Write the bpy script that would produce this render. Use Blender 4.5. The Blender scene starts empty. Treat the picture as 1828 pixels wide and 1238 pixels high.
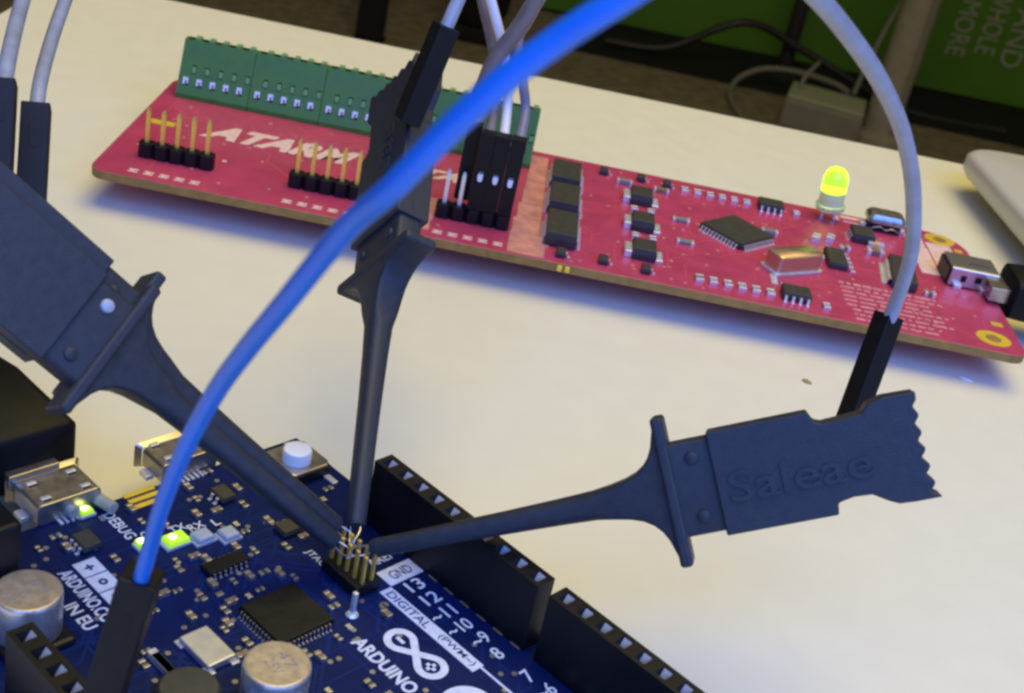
import bpy, bmesh, math, random
from mathutils import Vector, Matrix
random.seed(7)
S = 0.1                      # everything below is measured in millimetres; 1 Blender unit = 10 mm
C = bpy.context.scene.collection
sc = bpy.context.scene

# ------------------------------------------------------------------ camera
cam = bpy.data.objects.new('camera', bpy.data.cameras.new('camera'))
C.objects.link(cam); sc.camera = cam
PITCH, ROLL, CAM_H = 0.48864, 0.21360, 96.55
fw = Vector((0, math.cos(PITCH), -math.sin(PITCH)))
up = Vector((0, math.sin(PITCH), math.cos(PITCH)))
rt = Vector((1, 0, 0))
cr, sr = math.cos(ROLL), math.sin(ROLL)
ix = cr*rt + sr*up           # picture right
iy = -sr*rt + cr*up          # picture up
cam.matrix_world = Matrix(((ix.x, iy.x, -fw.x, 0), (ix.y, iy.y, -fw.y, 0), (ix.z, iy.z, -fw.z, CAM_H*S), (0, 0, 0, 1)))
cam.data.sensor_width = 36
cam.data.lens = 36*2400/1828
cam.data.clip_start = 0.05
cam.data.clip_end = 2000
cam.data.dof.use_dof = True
cam.data.dof.focus_distance = 165*S
cam.data.dof.aperture_fstop = 0.8

# ------------------------------------------------------------------ world, lamps, exposure
w = bpy.data.worlds.new('World'); sc.world = w; w.use_nodes = True
w.node_tree.nodes['Background'].inputs[0].default_value = (1.0, 0.9, 0.78, 1)
w.node_tree.nodes['Background'].inputs[1].default_value = 0.09

def area(name, loc, target, size, size_y, power, col):
    l = bpy.data.lights.new(name, 'AREA'); l.shape = 'RECTANGLE'
    l.size = size*S; l.size_y = size_y*S; l.energy = power; l.color = col
    o = bpy.data.objects.new(name, l); C.objects.link(o)
    o.location = Vector(loc)*S
    o.rotation_euler = (Vector(target)-Vector(loc)).to_track_quat('-Z', 'Y').to_euler()
    return o
area('ceiling_lamp', (190, 380, 1500), (20, 220, 0), 1300, 1300, 218000, (1.0, 0.83, 0.29))
area('window_light', (120, -210, 350), (0, 140, 5), 760, 400, 50000, (0.11, 0.28, 1.0))

sc.view_settings.view_transform = 'Standard'
sc.view_settings.look = 'None'
sc.view_settings.exposure = 0
sc.view_settings.gamma = 1
sc.render.engine = 'CYCLES'
sc.cycles.pixel_filter_type = 'BLACKMAN_HARRIS'; sc.cycles.filter_width = 2.7

# ------------------------------------------------------------------ materials
def mat(name, col, rough=0.5, metal=0.0, noise=0.0, nscale=8.0, bump=0.0, bscale=40.0, emit=None, estr=0, spec=0.5, coat=0, trans=0, alpha=1, sss=0):
    m = bpy.data.materials.new(name); m.use_nodes = True
    nt = m.node_tree; b = nt.nodes['Principled BSDF']
    b.inputs['Base Color'].default_value = (*col, 1)
    b.inputs['Roughness'].default_value = rough
    b.inputs['Metallic'].default_value = metal
    b.inputs['Specular IOR Level'].default_value = spec
    b.inputs['Coat Weight'].default_value = coat
    b.inputs['Transmission Weight'].default_value = trans
    b.inputs['Alpha'].default_value = alpha
    if emit:
        b.inputs['Emission Color'].default_value = (*emit, 1); b.inputs['Emission Strength'].default_value = estr
    if noise or bump:
        tc = nt.nodes.new('ShaderNodeTexCoord')
    if noise:
        n = nt.nodes.new('ShaderNodeTexNoise'); n.inputs['Scale'].default_value = nscale; n.inputs['Detail'].default_value = 5
        nt.links.new(tc.outputs['Object'], n.inputs['Vector'])
        mp = nt.nodes.new('ShaderNodeMapRange'); mp.inputs['From Min'].default_value = 0.3; mp.inputs['From Max'].default_value = 0.7
        mp.inputs['To Min'].default_value = 1-noise; mp.inputs['To Max'].default_value = 1+noise
        nt.links.new(n.outputs['Fac'], mp.inputs['Value'])
        mx = nt.nodes.new('ShaderNodeMix'); mx.data_type = 'RGBA'; mx.blend_type = 'MULTIPLY'; mx.inputs['Factor'].default_value = 1
        mx.inputs['A'].default_value = (*col, 1)
        nt.links.new(mp.outputs['Result'], mx.inputs['B']); nt.links.new(mx.outputs['Result'], b.inputs['Base Color'])
        mr = nt.nodes.new('ShaderNodeMapRange'); mr.inputs['To Min'].default_value = max(0.02, rough-0.12); mr.inputs['To Max'].default_value = min(1, rough+0.12)
        nt.links.new(n.outputs['Fac'], mr.inputs['Value']); nt.links.new(mr.outputs['Result'], b.inputs['Roughness'])
    if bump:
        n2 = nt.nodes.new('ShaderNodeTexNoise'); n2.inputs['Scale'].default_value = bscale; n2.inputs['Detail'].default_value = 4
        nt.links.new(tc.outputs['Object'], n2.inputs['Vector'])
        bp = nt.nodes.new('ShaderNodeBump'); bp.inputs['Strength'].default_value = bump; bp.inputs['Distance'].default_value = 0.02
        nt.links.new(n2.outputs['Fac'], bp.inputs['Height']); nt.links.new(bp.outputs['Normal'], b.inputs['Normal'])
    return m

M = {}
M['desk'] = mat('desk_laminate', (0.77, 0.73, 0.55), 0.42, noise=0.012, nscale=2.0, bump=0.12, bscale=26, spec=0.35)
M['red'] = mat('red_solder_mask', (0.48, 0.050, 0.110), 0.38, noise=0.10, nscale=2.2, bump=0.08, bscale=18, coat=0.25)
M['blue'] = mat('blue_solder_mask', (0.0015, 0.009, 0.062), 0.42, spec=0.18, noise=0.12, nscale=2.0, bump=0.06, bscale=18)
M['fr4'] = mat('board_edge_laminate', (0.30, 0.17, 0.04), 0.6, noise=0.2, nscale=6)
M['fr4b'] = mat('dark_board_edge', (0.03, 0.035, 0.05), 0.6)
M['silk'] = mat('white_ink', (0.78, 0.76, 0.74), 0.6, noise=0.08, nscale=14)
M['silkblue'] = mat('white_ink_on_blue', (0.62, 0.66, 0.74), 0.6, noise=0.1, nscale=14)
M['silkred'] = mat('faint_white_ink_on_red', (0.80, 0.55, 0.46), 0.5, noise=0.14, nscale=9)
M['silkdim'] = mat('thin_worn_print', (0.68, 0.27, 0.25), 0.5, noise=0.25, nscale=6)
M['trace'] = mat('masked_copper_trace', (0.60, 0.070, 0.10), 0.32)
M['traceb'] = mat('masked_copper_trace_on_blue', (0.003, 0.016, 0.095), 0.42, spec=0.18)
M['pour'] = mat('mask_over_bare_copper', (0.62, 0.26, 0.19), 0.42, noise=0.25, nscale=3.5)
M['inkdark'] = mat('bare_mask_lettering', (0.01, 0.03, 0.14), 0.5)
M['clip'] = mat('matt_black_clip_plastic', (0.029, 0.033, 0.040), 0.46, noise=0.14, nscale=9, bump=0.3, bscale=60, spec=0.35)
M['black'] = mat('black_header_plastic', (0.005, 0.005, 0.006), 0.45, spec=0.35, noise=0.2, nscale=6, bump=0.08, bscale=40)
M['housing'] = mat('black_housing_plastic', (0.004, 0.004, 0.005), 0.5, spec=0.3, noise=0.2, nscale=6, bump=0.1, bscale=40)
M['chip'] = mat('moulded_chip_epoxy', (0.045, 0.042, 0.032), 0.5, noise=0.12, nscale=10, bump=0.08, bscale=50)
M['green'] = mat('green_terminal_plastic', (0.062, 0.178, 0.018), 0.5, noise=0.12, nscale=4, bump=0.06, bscale=30)
M['greend'] = mat('dark_green_lever', (0.16, 0.33, 0.10), 0.5)
M['tin'] = mat('tinned_metal', (0.82, 0.80, 0.76), 0.32, 0.55, noise=0.12, nscale=12)
M['dull'] = mat('dull_cage_clamp_metal', (0.78, 0.78, 0.78), 0.45, 0.1)
M['solder'] = mat('dull_solder_terminations', (0.62, 0.59, 0.56), 0.30, 0.9)
M['steel'] = mat('stamped_steel_shell', (0.46, 0.42, 0.37), 0.33, 0.9, noise=0.15, nscale=7)
M['gold'] = mat('gold_plating', (0.92, 0.58, 0.10), 0.32, 0.55, noise=0.1, nscale=9)
M['goldpad'] = mat('gold_pad_plating', (0.88, 0.62, 0.05), 0.32, 0.25, noise=0.1, nscale=9)
M['alu'] = mat('aluminium_can', (0.80, 0.77, 0.72), 0.30, 0.8, noise=0.08, nscale=9)
M['cantop'] = mat('warm_lit_can_top', (0.56, 0.47, 0.35), 0.42, 0.7, noise=0.15, nscale=10)  # same aluminium as the can, with warm lamp light tinted into the colour
M['caps'] = mat('tan_ceramic', (0.24, 0.15, 0.085), 0.5, noise=0.15, nscale=9)
M['resist'] = mat('dark_resistor_body', (0.05, 0.05, 0.055), 0.45)
M['greyblk'] = mat('grey_resistor_glaze', (0.24, 0.22, 0.20), 0.45)
M['crystal'] = mat('brushed_crystal_lid', (0.62, 0.63, 0.65), 0.45, 0.75, noise=0.06, nscale=8)
M['canx'] = mat('polished_crystal_can', (0.62, 0.44, 0.30), 0.36, 0.8)
M['button'] = mat('white_button_plastic', (0.82, 0.83, 0.85), 0.35)
M['palerivet'] = mat('rivet_with_highlight', (0.36, 0.40, 0.46), 0.3)  # pale blue-grey highlight painted into the rivet's colour
M['wblue'] = mat('blue_wire_insulation', (0.008, 0.155, 0.60), 0.34, noise=0.06, nscale=3)
M['wgrey'] = mat('grey_wire_insulation', (0.30, 0.32, 0.38), 0.36, noise=0.14, nscale=4)
M['wbrown'] = mat('taupe_wire_insulation', (0.20, 0.17, 0.16), 0.40, noise=0.12, nscale=4)
M['wwhite'] = mat('white_wire_insulation', (0.82, 0.80, 0.78), 0.38, noise=0.05, nscale=4)
M['wviolet'] = mat('violet_grey_wire_insulation', (0.22, 0.20, 0.26), 0.40, noise=0.12, nscale=4)
M['ledoff'] = mat('clear_led_package', (0.42, 0.44, 0.46), 0.3)
M['ledlit'] = mat('lit_green_led', (0.4, 0.8, 0.05), 0.3, emit=(0.55, 0.85, 0.01), estr=0.6)
M['ledhot'] = mat('lit_led_die', (1, 1, 0.6), 0.3, emit=(0.95, 1.0, 0.25), estr=3.0)
M['cup'] = mat('lit_led_cup', (1, 1, 0.5), 0.3, emit=(0.62, 1.0, 0.06), estr=3.0)
M['lensdim'] = mat('clear_led_skirt', (0.72, 0.74, 0.62), 0.12, trans=0.55)
M['lens'] = mat('glowing_led_lens', (0.62, 0.95, 0.12), 0.12, trans=0.75, emit=(0.50, 0.88, 0.05), estr=0.24)
M['laptop'] = mat('bare_aluminium_casing', (0.60, 0.58, 0.50), 0.45, 0.25, bump=0.06, bscale=60)
M['floor'] = mat('brown_carpet', (0.27, 0.225, 0.145), 0.95, noise=0.3, nscale=0.4, bump=0.4, bscale=3)
M['banner'] = mat('green_banner_vinyl', (0.105, 0.27, 0.014), 0.6, noise=0.12, nscale=0.05)
M['bannertext'] = mat('pale_banner_print', (0.46, 0.48, 0.34), 0.6)
M['post'] = mat('grey_painted_tube', (0.42, 0.38, 0.30), 0.5, noise=0.1, nscale=0.3)
M['darkfab'] = mat('black_fabric', (0.006, 0.006, 0.007), 0.8)
M['darkmet'] = mat('dark_metal_tube', (0.03, 0.026, 0.03), 0.5)
M['box'] = mat('light_grey_box_plastic', (0.30, 0.28, 0.23), 0.55, noise=0.06, nscale=0.4)
M['crumb'] = mat('dry_crumb', (0.42, 0.30, 0.06), 0.8)
M['usbplug'] = mat('black_plug_rubber', (0.004, 0.004, 0.0045), 0.55, noise=0.2, nscale=5, spec=0.25)
M['wall'] = mat('dim_wall_paint', (0.05, 0.045, 0.045), 0.9)

# ------------------------------------------------------------------ mesh helpers (millimetres)
class MB:
    def __init__(s): s.v = []; s.f = []; s.mi = []; s.m = 0
    def quad(s, pts, mi=None):
        b = len(s.v); s.v += [tuple(p) for p in pts]; s.f.append(tuple(range(b, b+len(pts)))); s.mi.append(s.m if mi is None else mi); return s
    def mesh(s, vs, fs, mi=None):
        b = len(s.v); s.v += [tuple(p) for p in vs]
        for f in fs: s.f.append(tuple(i+b for i in f)); s.mi.append(s.m if mi is None else mi)
        return s
    def box(s, x0, x1, y0, y1, z0, z1, mi=None):
        v = [(x, y, z) for z in (z0, z1) for y in (y0, y1) for x in (x0, x1)]
        return s.mesh(v, [(0, 2, 3, 1), (4, 5, 7, 6), (0, 1, 5, 4), (2, 6, 7, 3), (0, 4, 6, 2), (1, 3, 7, 5)], mi)
    def cbox(s, cx, cy, z0, sx, sy, h, mi=None, rot=0.0):
        c, n = math.cos(rot), math.sin(rot)
        v = []
        for z in (z0, z0+h):
            for y in (-sy/2, sy/2):
                for x in (-sx/2, sx/2): v.append((cx+c*x-n*y, cy+n*x+c*y, z))
        return s.mesh(v, [(0, 2, 3, 1), (4, 5, 7, 6), (0, 1, 5, 4), (2, 6, 7, 3), (0, 4, 6, 2), (1, 3, 7, 5)], mi)
    def prism(s, poly, z0, z1, mi=None, side=None):
        n = len(poly)
        b = len(s.v); s.v += [(x, y, z0) for x, y in poly]+[(x, y, z1) for x, y in poly]
        k = s.m if mi is None else mi
        s.f.append(tuple(b+i for i in reversed(range(n)))); s.mi.append(k)
        s.f.append(tuple(b+n+i for i in range(n))); s.mi.append(k)
        for i in range(n):
            j = (i+1) % n
            s.f.append((b+i, b+j, b+n+j, b+n+i)); s.mi.append(k if side is None else side)
        return s
    def loft(s, secs, mi=None, cap=True):
        n = len(secs[0]); b = len(s.v)
        k = s.m if mi is None else mi
        for sec in secs: s.v += [tuple(p) for p in sec]
        for a in range(len(secs)-1):
            for i in range(n):
                j = (i+1) % n
                s.f.append((b+a*n+i, b+a*n+j, b+(a+1)*n+j, b+(a+1)*n+i)); s.mi.append(k)
        if cap:
            s.f.append(tuple(b+i for i in reversed(range(n)))); s.mi.append(k)
            s.f.append(tuple(b+(len(secs)-1)*n+i for i in range(n))); s.mi.append(k)
        return s
    def lathe(s, cx, cy, prof, n=28, mi=None):
        return s.loft([[(cx+r*math.cos(2*math.pi*i/n), cy+r*math.sin(2*math.pi*i/n), z) for i in range(n)] for r, z in prof], mi)
    def tube(s, pts, r, n=12, mi=None, sub=6):
        P = [Vector(p) for p in pts]
        Q = []
        if len(P) > 2 and sub > 1:
            for i in range(len(P)-1):
                p0 = P[max(i-1, 0)]; p1 = P[i]; p2 = P[i+1]; p3 = P[min(i+2, len(P)-1)]
                for k in range(sub):
                    t = k/sub
                    Q.append(0.5*((2*p1)+(p2-p0)*t+(2*p0-5*p1+4*p2-p3)*t*t+(3*p1-p0-3*p2+p3)*t**3))
            Q.append(P[-1])
        else: Q = P
        secs = []; nrm = None
        for i, p in enumerate(Q):
            t = (Q[min(i+1, len(Q)-1)]-Q[max(i-1, 0)]).normalized()
            if nrm is None:
                nrm = t.orthogonal().normalized()
            nrm = (nrm-t*nrm.dot(t)).normalized(); bn = t.cross(nrm)
            rr = r(i/(len(Q)-1)) if callable(r) else r
            secs.append([p+(nrm*math.cos(2*math.pi*k/n)+bn*math.sin(2*math.pi*k/n))*rr for k in range(n)])
        return s.loft(secs, mi)
    def panel(s, o, u, v, W, H, holes, depth, mi=None, wmi=None, fmi=None):
        """flat rectangle with real rectangular wells sunk into it; holes are (u0, v0, u1, v1)"""
        o, u, v = Vector(o), Vector(u), Vector(v); nn = u.cross(v).normalized()
        us = sorted({0, W, *[h[0] for h in holes], *[h[2] for h in holes]})
        vs = sorted({0, H, *[h[1] for h in holes], *[h[3] for h in holes]})
        k = s.m if mi is None else mi; wk = k if wmi is None else wmi; fk = wk if fmi is None else fmi
        P = lambda a, b, d=0.0: o+u*a+v*b-nn*d
        for i in range(len(us)-1):
            for j in range(len(vs)-1):
                ca, cb = (us[i]+us[i+1])/2, (vs[j]+vs[j+1])/2
                if any(h[0] < ca < h[2] and h[1] < cb < h[3] for h in holes): continue
                s.quad([P(us[i], vs[j]), P(us[i+1], vs[j]), P(us[i+1], vs[j+1]), P(us[i], vs[j+1])], k)
        for a0, b0, a1, b1 in holes:
            d = depth
            s.quad([P(a0, b0), P(a0, b0, d), P(a1, b0, d), P(a1, b0)], wk)
            s.quad([P(a1, b0), P(a1, b0, d), P(a1, b1, d), P(a1, b1)], wk)
            s.quad([P(a1, b1), P(a1, b1, d), P(a0, b1, d), P(a0, b1)], wk)
            s.quad([P(a0, b1), P(a0, b1, d), P(a0, b0, d), P(a0, b0)], wk)
            s.quad([P(a0, b0, d), P(a1, b0, d), P(a1, b1, d), P(a0, b1, d)], fk)
        return s
    def data(s, name, mats, smooth=False):
        me = bpy.data.meshes.new(name)
        me.from_pydata([(x*S, y*S, z*S) for x, y, z in s.v], [], s.f)
        for m in mats: me.materials.append(M[m])
        for p, k in zip(me.polygons, s.mi): p.material_index = k; p.use_smooth = smooth
        me.validate(); me.update()
        return me
    def build(s, name, mats, parent=None, bevel=0.0, smooth=False, loc=None, rot=None, seg=2):
        if isinstance(mats, str): mats = [mats]
        o = bpy.data.objects.new(name, s.data(name, mats, smooth)); C.objects.link(o)
        if parent is not None: o.parent = parent
        if loc: o.location = Vector(loc)*S
        if rot: o.rotation_euler = rot
        if bevel:
            b = o.modifiers.new('edge', 'BEVEL'); b.width = bevel*S; b.segments = seg; b.use_clamp_overlap = True; b.limit_method = 'ANGLE'; b.angle_limit = math.radians(40)
        if smooth:
            for p in o.data.polygons: p.use_smooth = True
            e = o.modifiers.new('split', 'EDGE_SPLIT'); e.split_angle = math.radians(45)
        return o

def copy(o, loc=None, rot=None, parent=None):
    c = o.copy(); C.objects.link(c); c.parent = parent if parent is not None else o.parent
    if loc is not None: c.location = Vector(loc)*S
    if rot is not None: c.rotation_euler = rot
    return c
def copy_part(o, loc, rot=None):
    c = copy(o, loc, rot)
    for ch in list(o.children):
        d = ch.copy(); C.objects.link(d); d.parent = c
    return c
def tag(o, label, cat, group=None):
    o['label'] = label; o['category'] = cat
    if group: o['group'] = group
    return o
def empty(name, loc=(0, 0, 0), rz=0.0):
    o = bpy.data.objects.new(name, None); C.objects.link(o); o.location = Vector(loc)*S; o.rotation_euler = (0, 0, rz); o.empty_display_size = 0.2
    return o
def text(name, body, box, z, parent, m, rz=0.0, shear=0.0, extrude=0.02, bold=0.0, local=None):
    """flat printed lettering fitted into box = (width, height) centred at local (x, y)"""
    cu = bpy.data.curves.new(name, 'FONT'); cu.body = body; cu.align_x = 'CENTER'; cu.align_y = 'CENTER'; cu.shear = shear
    cu.extrude = 0.0; cu.offset = bold; cu.resolution_u = 3
    t = bpy.data.objects.new(name, cu); C.objects.link(t)
    bpy.context.view_layer.update()
    me = bpy.data.meshes.new_from_object(t)
    bpy.data.objects.remove(t); bpy.data.curves.remove(cu)
    xs = [v.co.x for v in me.vertices]; ys = [v.co.y for v in me.vertices]
    x0, x1, y0, y1 = min(xs), max(xs), min(ys), max(ys)
    cx, cy, W, H = box
    for v in me.vertices:
        v.co = ((v.co.x-(x0+x1)/2)/(x1-x0)*W*S, (v.co.y-(y0+y1)/2)/(y1-y0)*H*S, 0)
    bm = bmesh.new(); bm.from_mesh(me)
    if extrude:
        r = bmesh.ops.extrude_face_region(bm, geom=bm.faces[:])
        bmesh.ops.translate(bm, verts=[e for e in r['geom'] if isinstance(e, bmesh.types.BMVert)], vec=(0, 0, extrude*S))
    bm.to_mesh(me); bm.free()
    me.materials.clear(); me.materials.append(M[m])
    for p in me.polygons: p.use_smooth = False
    o = bpy.data.objects.new(name, me); C.objects.link(o); o.parent = parent
    if local is not None: o.matrix_local = local
    else:
        o.location = (cx*S, cy*S, z*S); o.rotation_euler = (0, 0, rz)
    return o
def rrect(hw, hh, r, n=4):
    pts = []
    for cx, cy, a0 in ((hw-r, hh-r, 0), (-hw+r, hh-r, 90), (-hw+r, -hh+r, 180), (hw-r, -hh+r, 270)):
        for k in range(n+1):
            a = math.radians(a0+90*k/n); pts.append((cx+r*math.cos(a), cy+r*math.sin(a)))
    return pts
def arc(cx, cy, r, a0, a1, n=6):
    return [(cx+r*math.cos(math.radians(a0+(a1-a0)*k/n)), cy+r*math.sin(math.radians(a0+(a1-a0)*k/n))) for k in range(n+1)]

# ================================================================== SETTING
def struct(o): o['kind'] = 'structure'; return o
fl = MB().box(-6000, 6000, -1500, 9000, -740, -720).build('floor', 'floor'); struct(fl)
wl = MB().box(-6000, 6000, 5200, 5260, -720, 2200).build('wall', 'wall'); struct(wl)

# desk: the cream top with its rear edge running off at a slight angle
desk = empty('desk', (0, 0, -720))
tag(desk, 'large cream desk with a smooth pale laminate top under both boards', 'desk')
DL, DA = -125.6, 0.0316
def dy(x): return 323.75+DA*x
top = MB().prism([(-115, -420), (900, -420), (900, dy(900)), (-126.5, dy(-126.5))], 698, 720)
top.build('desk_top', 'desk', desk, bevel=1.0)
for x, y in ((820, 290), (820, -360), (-60, -360)):
    MB().box(x-25, x+25, y-25, y+25, 0, 697.9).build('leg', 'post', desk, bevel=2)

# ================================================================== BACKGROUND THINGS
bn = empty('banner', (780, 3290, -712), 0.030)
tag(bn, 'tall green printed banner panel standing behind the desk with vertical lettering', 'banner')
MB().box(-900, 1400, 0, 45, 0, 1500).build('panel', 'banner', bn, bevel=3)
def bl(t, x, z, W, H):
    m = Matrix.Translation(Vector((x, -1.2, z))*S) @ Matrix(((0, 1, 0), (0, 0, -1), (-1, 0, 0))).to_4x4()
    return text('lettering', t, (0, 0, W, H), 0, bn, 'bannertext', extrude=0.8, local=m)
bl('MORE', 112, 158, 132, 46)
bl('WHOLE', 180, 188, 158, 48)
bl('AND', 248, 160, 140, 50)
bl('A', 232, 335, 60, 60)

pl = empty('grey_post', (662, 2800, -720))
tag(pl, 'thick grey round post behind the desk in front of the green banner', 'post')
MB().lathe(0, 0, [(36, 0), (36, 1700)], 28).build('tube', 'post', pl, smooth=True)
MB().lathe(0, 0, [(60, 0), (60, 14), (40, 22)], 28).build('foot', 'post', pl, smooth=True)
MB().tube([(18, -33, 30), (18, -36, 400), (20, -36, 900), (26, -36, 1700)], 4, 8).build('cord', 'box', pl, smooth=True)

p2 = empty('dark_post', (480, 3120, -720)); tag(p2, 'thin dark upright tube behind the pale cable loop', 'post')
MB().lathe(0, 0, [(18, 0), (18, 1600)], 18).build('tube', 'darkmet', p2, smooth=True)
MB().lathe(0, 0, [(34, 0), (34, 10), (20, 16)], 18).build('foot', 'darkmet', p2, smooth=True)
p3 = empty('chair_leg', (-424, 2720, -720)); tag(p3, 'black broad chair leg rising behind the desk beside the clip wires', 'chair leg')
MB().box(-27, 27, -27, 27, 8, 900).build('shaft', 'darkfab', p3, bevel=6)
MB().box(-31, 31, -31, 31, 0, 8.1).build('foot', 'darkfab', p3, bevel=3)
bg = empty('black_bag', (-226, 2900, -720)); tag(bg, 'black rounded bag hanging low behind the bundled grey wires', 'bag')
MB().loft([[(70*k*math.cos(a), 62*k*math.sin(a), z) for a in [2*math.pi*i/28 for i in range(28)]] for k, z in ((.30, 34), (.68, 40), (.92, 70), (1, 140), (1.05, 320), (.98, 480), (.8, 560), (.4, 590))]).build('sack', 'darkfab', bg, smooth=True)
MB().tube([(-40, 0, 570), (-36, 0, 700), (0, 0, 780), (36, 0, 700), (40, 0, 570)], 9, 10).build('strap', 'darkfab', bg, smooth=True)
MB().box(-52, 52, -42, 42, 0, 36).build('base', 'darkfab', bg, bevel=8)
# flat black mat added only to darken the floor below the banner
ch = empty('darkening_mat', (420, 3190, -720)); tag(ch, 'long black mat added to darken the floor in front of the green banner', 'mat')
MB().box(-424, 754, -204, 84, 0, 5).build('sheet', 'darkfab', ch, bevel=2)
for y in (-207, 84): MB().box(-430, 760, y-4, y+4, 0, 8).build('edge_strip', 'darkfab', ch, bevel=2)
cb = empty('adapter_box', (536, 2790, -720), -0.20)
tag(cb, 'flat pale grey box with a bright top edge on the floor by the post', 'box')
MB().box(-82, 82, -60, 60, 0, 62).build('case', 'box', cb, bevel=6)
MB().box(-80, 80, -58, 58, 61.5, 70).build('lid', 'bannertext', cb, bevel=3)
MB().tube([(-60, 0, 68), (-58, 10, 96), (-40, 60, 120)], 4, 8).build('cord', 'box', cb, smooth=True)
lp = MB().tube([(366, 2730, -714), (350, 2800, -712), (345, 2880, -706), (368, 2950, -690), (420, 2985, -670), (490, 2960, -655), (560, 2900, -648), (588, 2860, -650)], 6, 8).build('white_cable', 'box', smooth=True)
tag(lp, 'pale thin cable curling in a loop on the floor beside the grey box', 'cable')
c2 = MB().tube([(598, 2850, -648), (612, 2860, -560), (640, 2880, -450), (690, 2890, -300), (760, 2900, 60)], 5, 8).build('hanging_cable', 'box', smooth=True)
tag(c2, 'pale thin cable rising beside the grey post to the box lid', 'cable')
c3 = MB().tube([(60, 3050, -700), (200, 3060, -690), (360, 3075, -600), (520, 3080, -640), (760, 3050, -712), (1000, 3060, -714)], 9, 8).build('black_cable', 'darkmet', smooth=True)
tag(c3, 'black cable sagging along the foot of the green banner', 'cable')

# pale laptop corner at the right edge of the desk
lt = empty('laptop', (92.4, 302.5, 0)); lt.rotation_euler = (0, 0, 0)
tag(lt, 'closed pale aluminium laptop with a rounded corner at the rear desk edge', 'laptop')
ux, uy = Vector((0.14, -0.99)), Vector((0.9, 0.436))
ux = Vector((0.115, -0.9934)); uy = Vector((0.9934, 0.115))
def lpt(a, b): p = ux*a+uy*b; return (p.x, p.y)
def lprof(g, r):
    pts = []
    for cx, cy, a0 in ((-6+r+g, r+g, 180), (-6+r+g, 330-r-g, 90), (224-r-g, 330-r-g, 0), (224-r-g, r+g, -90)):
        seq = [math.radians(a0+90-90*k/6) if False else math.radians(a0+90*(1-k/6)) for k in range(7)]
        pts += [lpt(cx+r*math.cos(a), cy+r*math.sin(a)) for a in seq]
    return pts
secs = [[(*p, z) for p in lprof(g, 8)] for g, z in ((3.0, 4.2), (0.9, 4.9), (0, 6.4), (0, 9.0), (0.6, 9.8), (1.6, 10.2))]
MB().loft([list(reversed(s_)) for s_ in secs]).build('lid', 'laptop', lt, smooth=True)
for a, b in ((14, 20), (14, 310), (200, 20), (200, 310)):
    x, y = lpt(a, b); MB().lathe(x, y, [(5, 0), (5, 4.4)], 16).build('foot', 'usbplug', lt)

cm = MB().loft([[(k*1.6*math.cos(a)+.3*math.cos(3*a), k*.8*math.sin(a), z) for a in [2*math.pi*i/9 for i in range(9)]] for k, z in ((.5, 0), (1, .25), (.8, .7), (.3, .95))]).build('crumb', 'crumb', None, smooth=True, loc=(47, 190.9, 0), rot=(0, 0, -.5)); cm.scale = (.5, .6, .5)
tag(cm, 'tiny yellow crumb lying alone on the desk before the red board', 'crumb')
cm2 = MB().loft([[(k*1.5*math.cos(a), k*.5*math.sin(a), z) for a in [2*math.pi*i/9 for i in range(9)]] for k, z in ((.6, 0), (1, .15), (.5, .4))]).build('paper_fleck', 'silk', None, smooth=True, loc=(75.5, 204.2, 0), rot=(0, 0, -.4))
tag(cm2, 'tiny pale fleck on the desk under the corner of the red board', 'fleck')

# ================================================================== RED BOARD
red = empty('red_circuit_board', (-66.775, 205.805, 5.0), 0.03484)
tag(red, 'long red circuit board with green terminals, bare pin headers and a lit green LED', 'circuit board')
T = 1.6
outline = arc(-4.0, -4.6, 2.7, 180, 270, 6)+arc(148.0, -4.7, 2.6, 270, 360, 6)+arc(143.0, 35.5, 7.6, 0, 90, 8)+arc(-4.0, 40.4, 2.7, 90, 180, 6)
MB().prism(outline, 0, T, 0, 1).build('board', ['red', 'fr4'], red, bevel=0.12)
for x, y in ((10, 14), (138, 14), (10, 34), (138, 30)):
    MB().lathe(x, y, [(2.6, -5.0), (2.6, -0.01)], 16).build('foot', 'usbplug', red)
# break-off tab stubs on the front edge
for x in (71.4, 72.7): MB().box(x-.4, x+.4, -7.62, -7.3, .3, 1.3).build('tab_stub', 'goldpad', red, bevel=.1)

# --- green spring terminals: five blocks of five ways
def terminal_block():
    b = MB(); Wd = 13.48
    ln = math.hypot(4.1, 9.3); n = (0, 4.1/ln, 9.3/ln)
    holes = []
    for k in range(5):
        cx = 1.42+2.54*k
        holes += [(cx-.62, 1.7, cx+.62, 3.1), (cx+.75, 4.0, cx+1.65, 5.6)]
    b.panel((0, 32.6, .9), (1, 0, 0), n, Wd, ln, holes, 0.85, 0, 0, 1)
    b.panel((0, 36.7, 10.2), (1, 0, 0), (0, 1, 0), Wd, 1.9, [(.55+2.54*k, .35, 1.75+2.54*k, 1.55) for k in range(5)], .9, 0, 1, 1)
    b.quad([(0, 32.6, 0), (Wd, 32.6, 0), (Wd, 32.6, .9), (0, 32.6, .9)])
    b.quad([(Wd, 38.6, 10.2), (0, 38.6, 10.2), (0, 42.6, 6.5), (Wd, 42.6, 6.5)])
    b.quad([(Wd, 42.6, 6.5), (0, 42.6, 6.5), (0, 42.6, 0), (Wd, 42.6, 0)])
    for x, fl_ in ((0, False), (Wd, True)):
        pts = [(x, 32.6, 0), (x, 32.6, .9), (x, 36.7, 10.2), (x, 38.6, 10.2), (x, 42.6, 6.5), (x, 42.6, 0)]
        b.quad(list(reversed(pts)) if fl_ else pts)
    return b
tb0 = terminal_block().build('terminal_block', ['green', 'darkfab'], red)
ln = math.hypot(4.1, 9.3); sl = math.atan2(9.3, 4.1)
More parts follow.
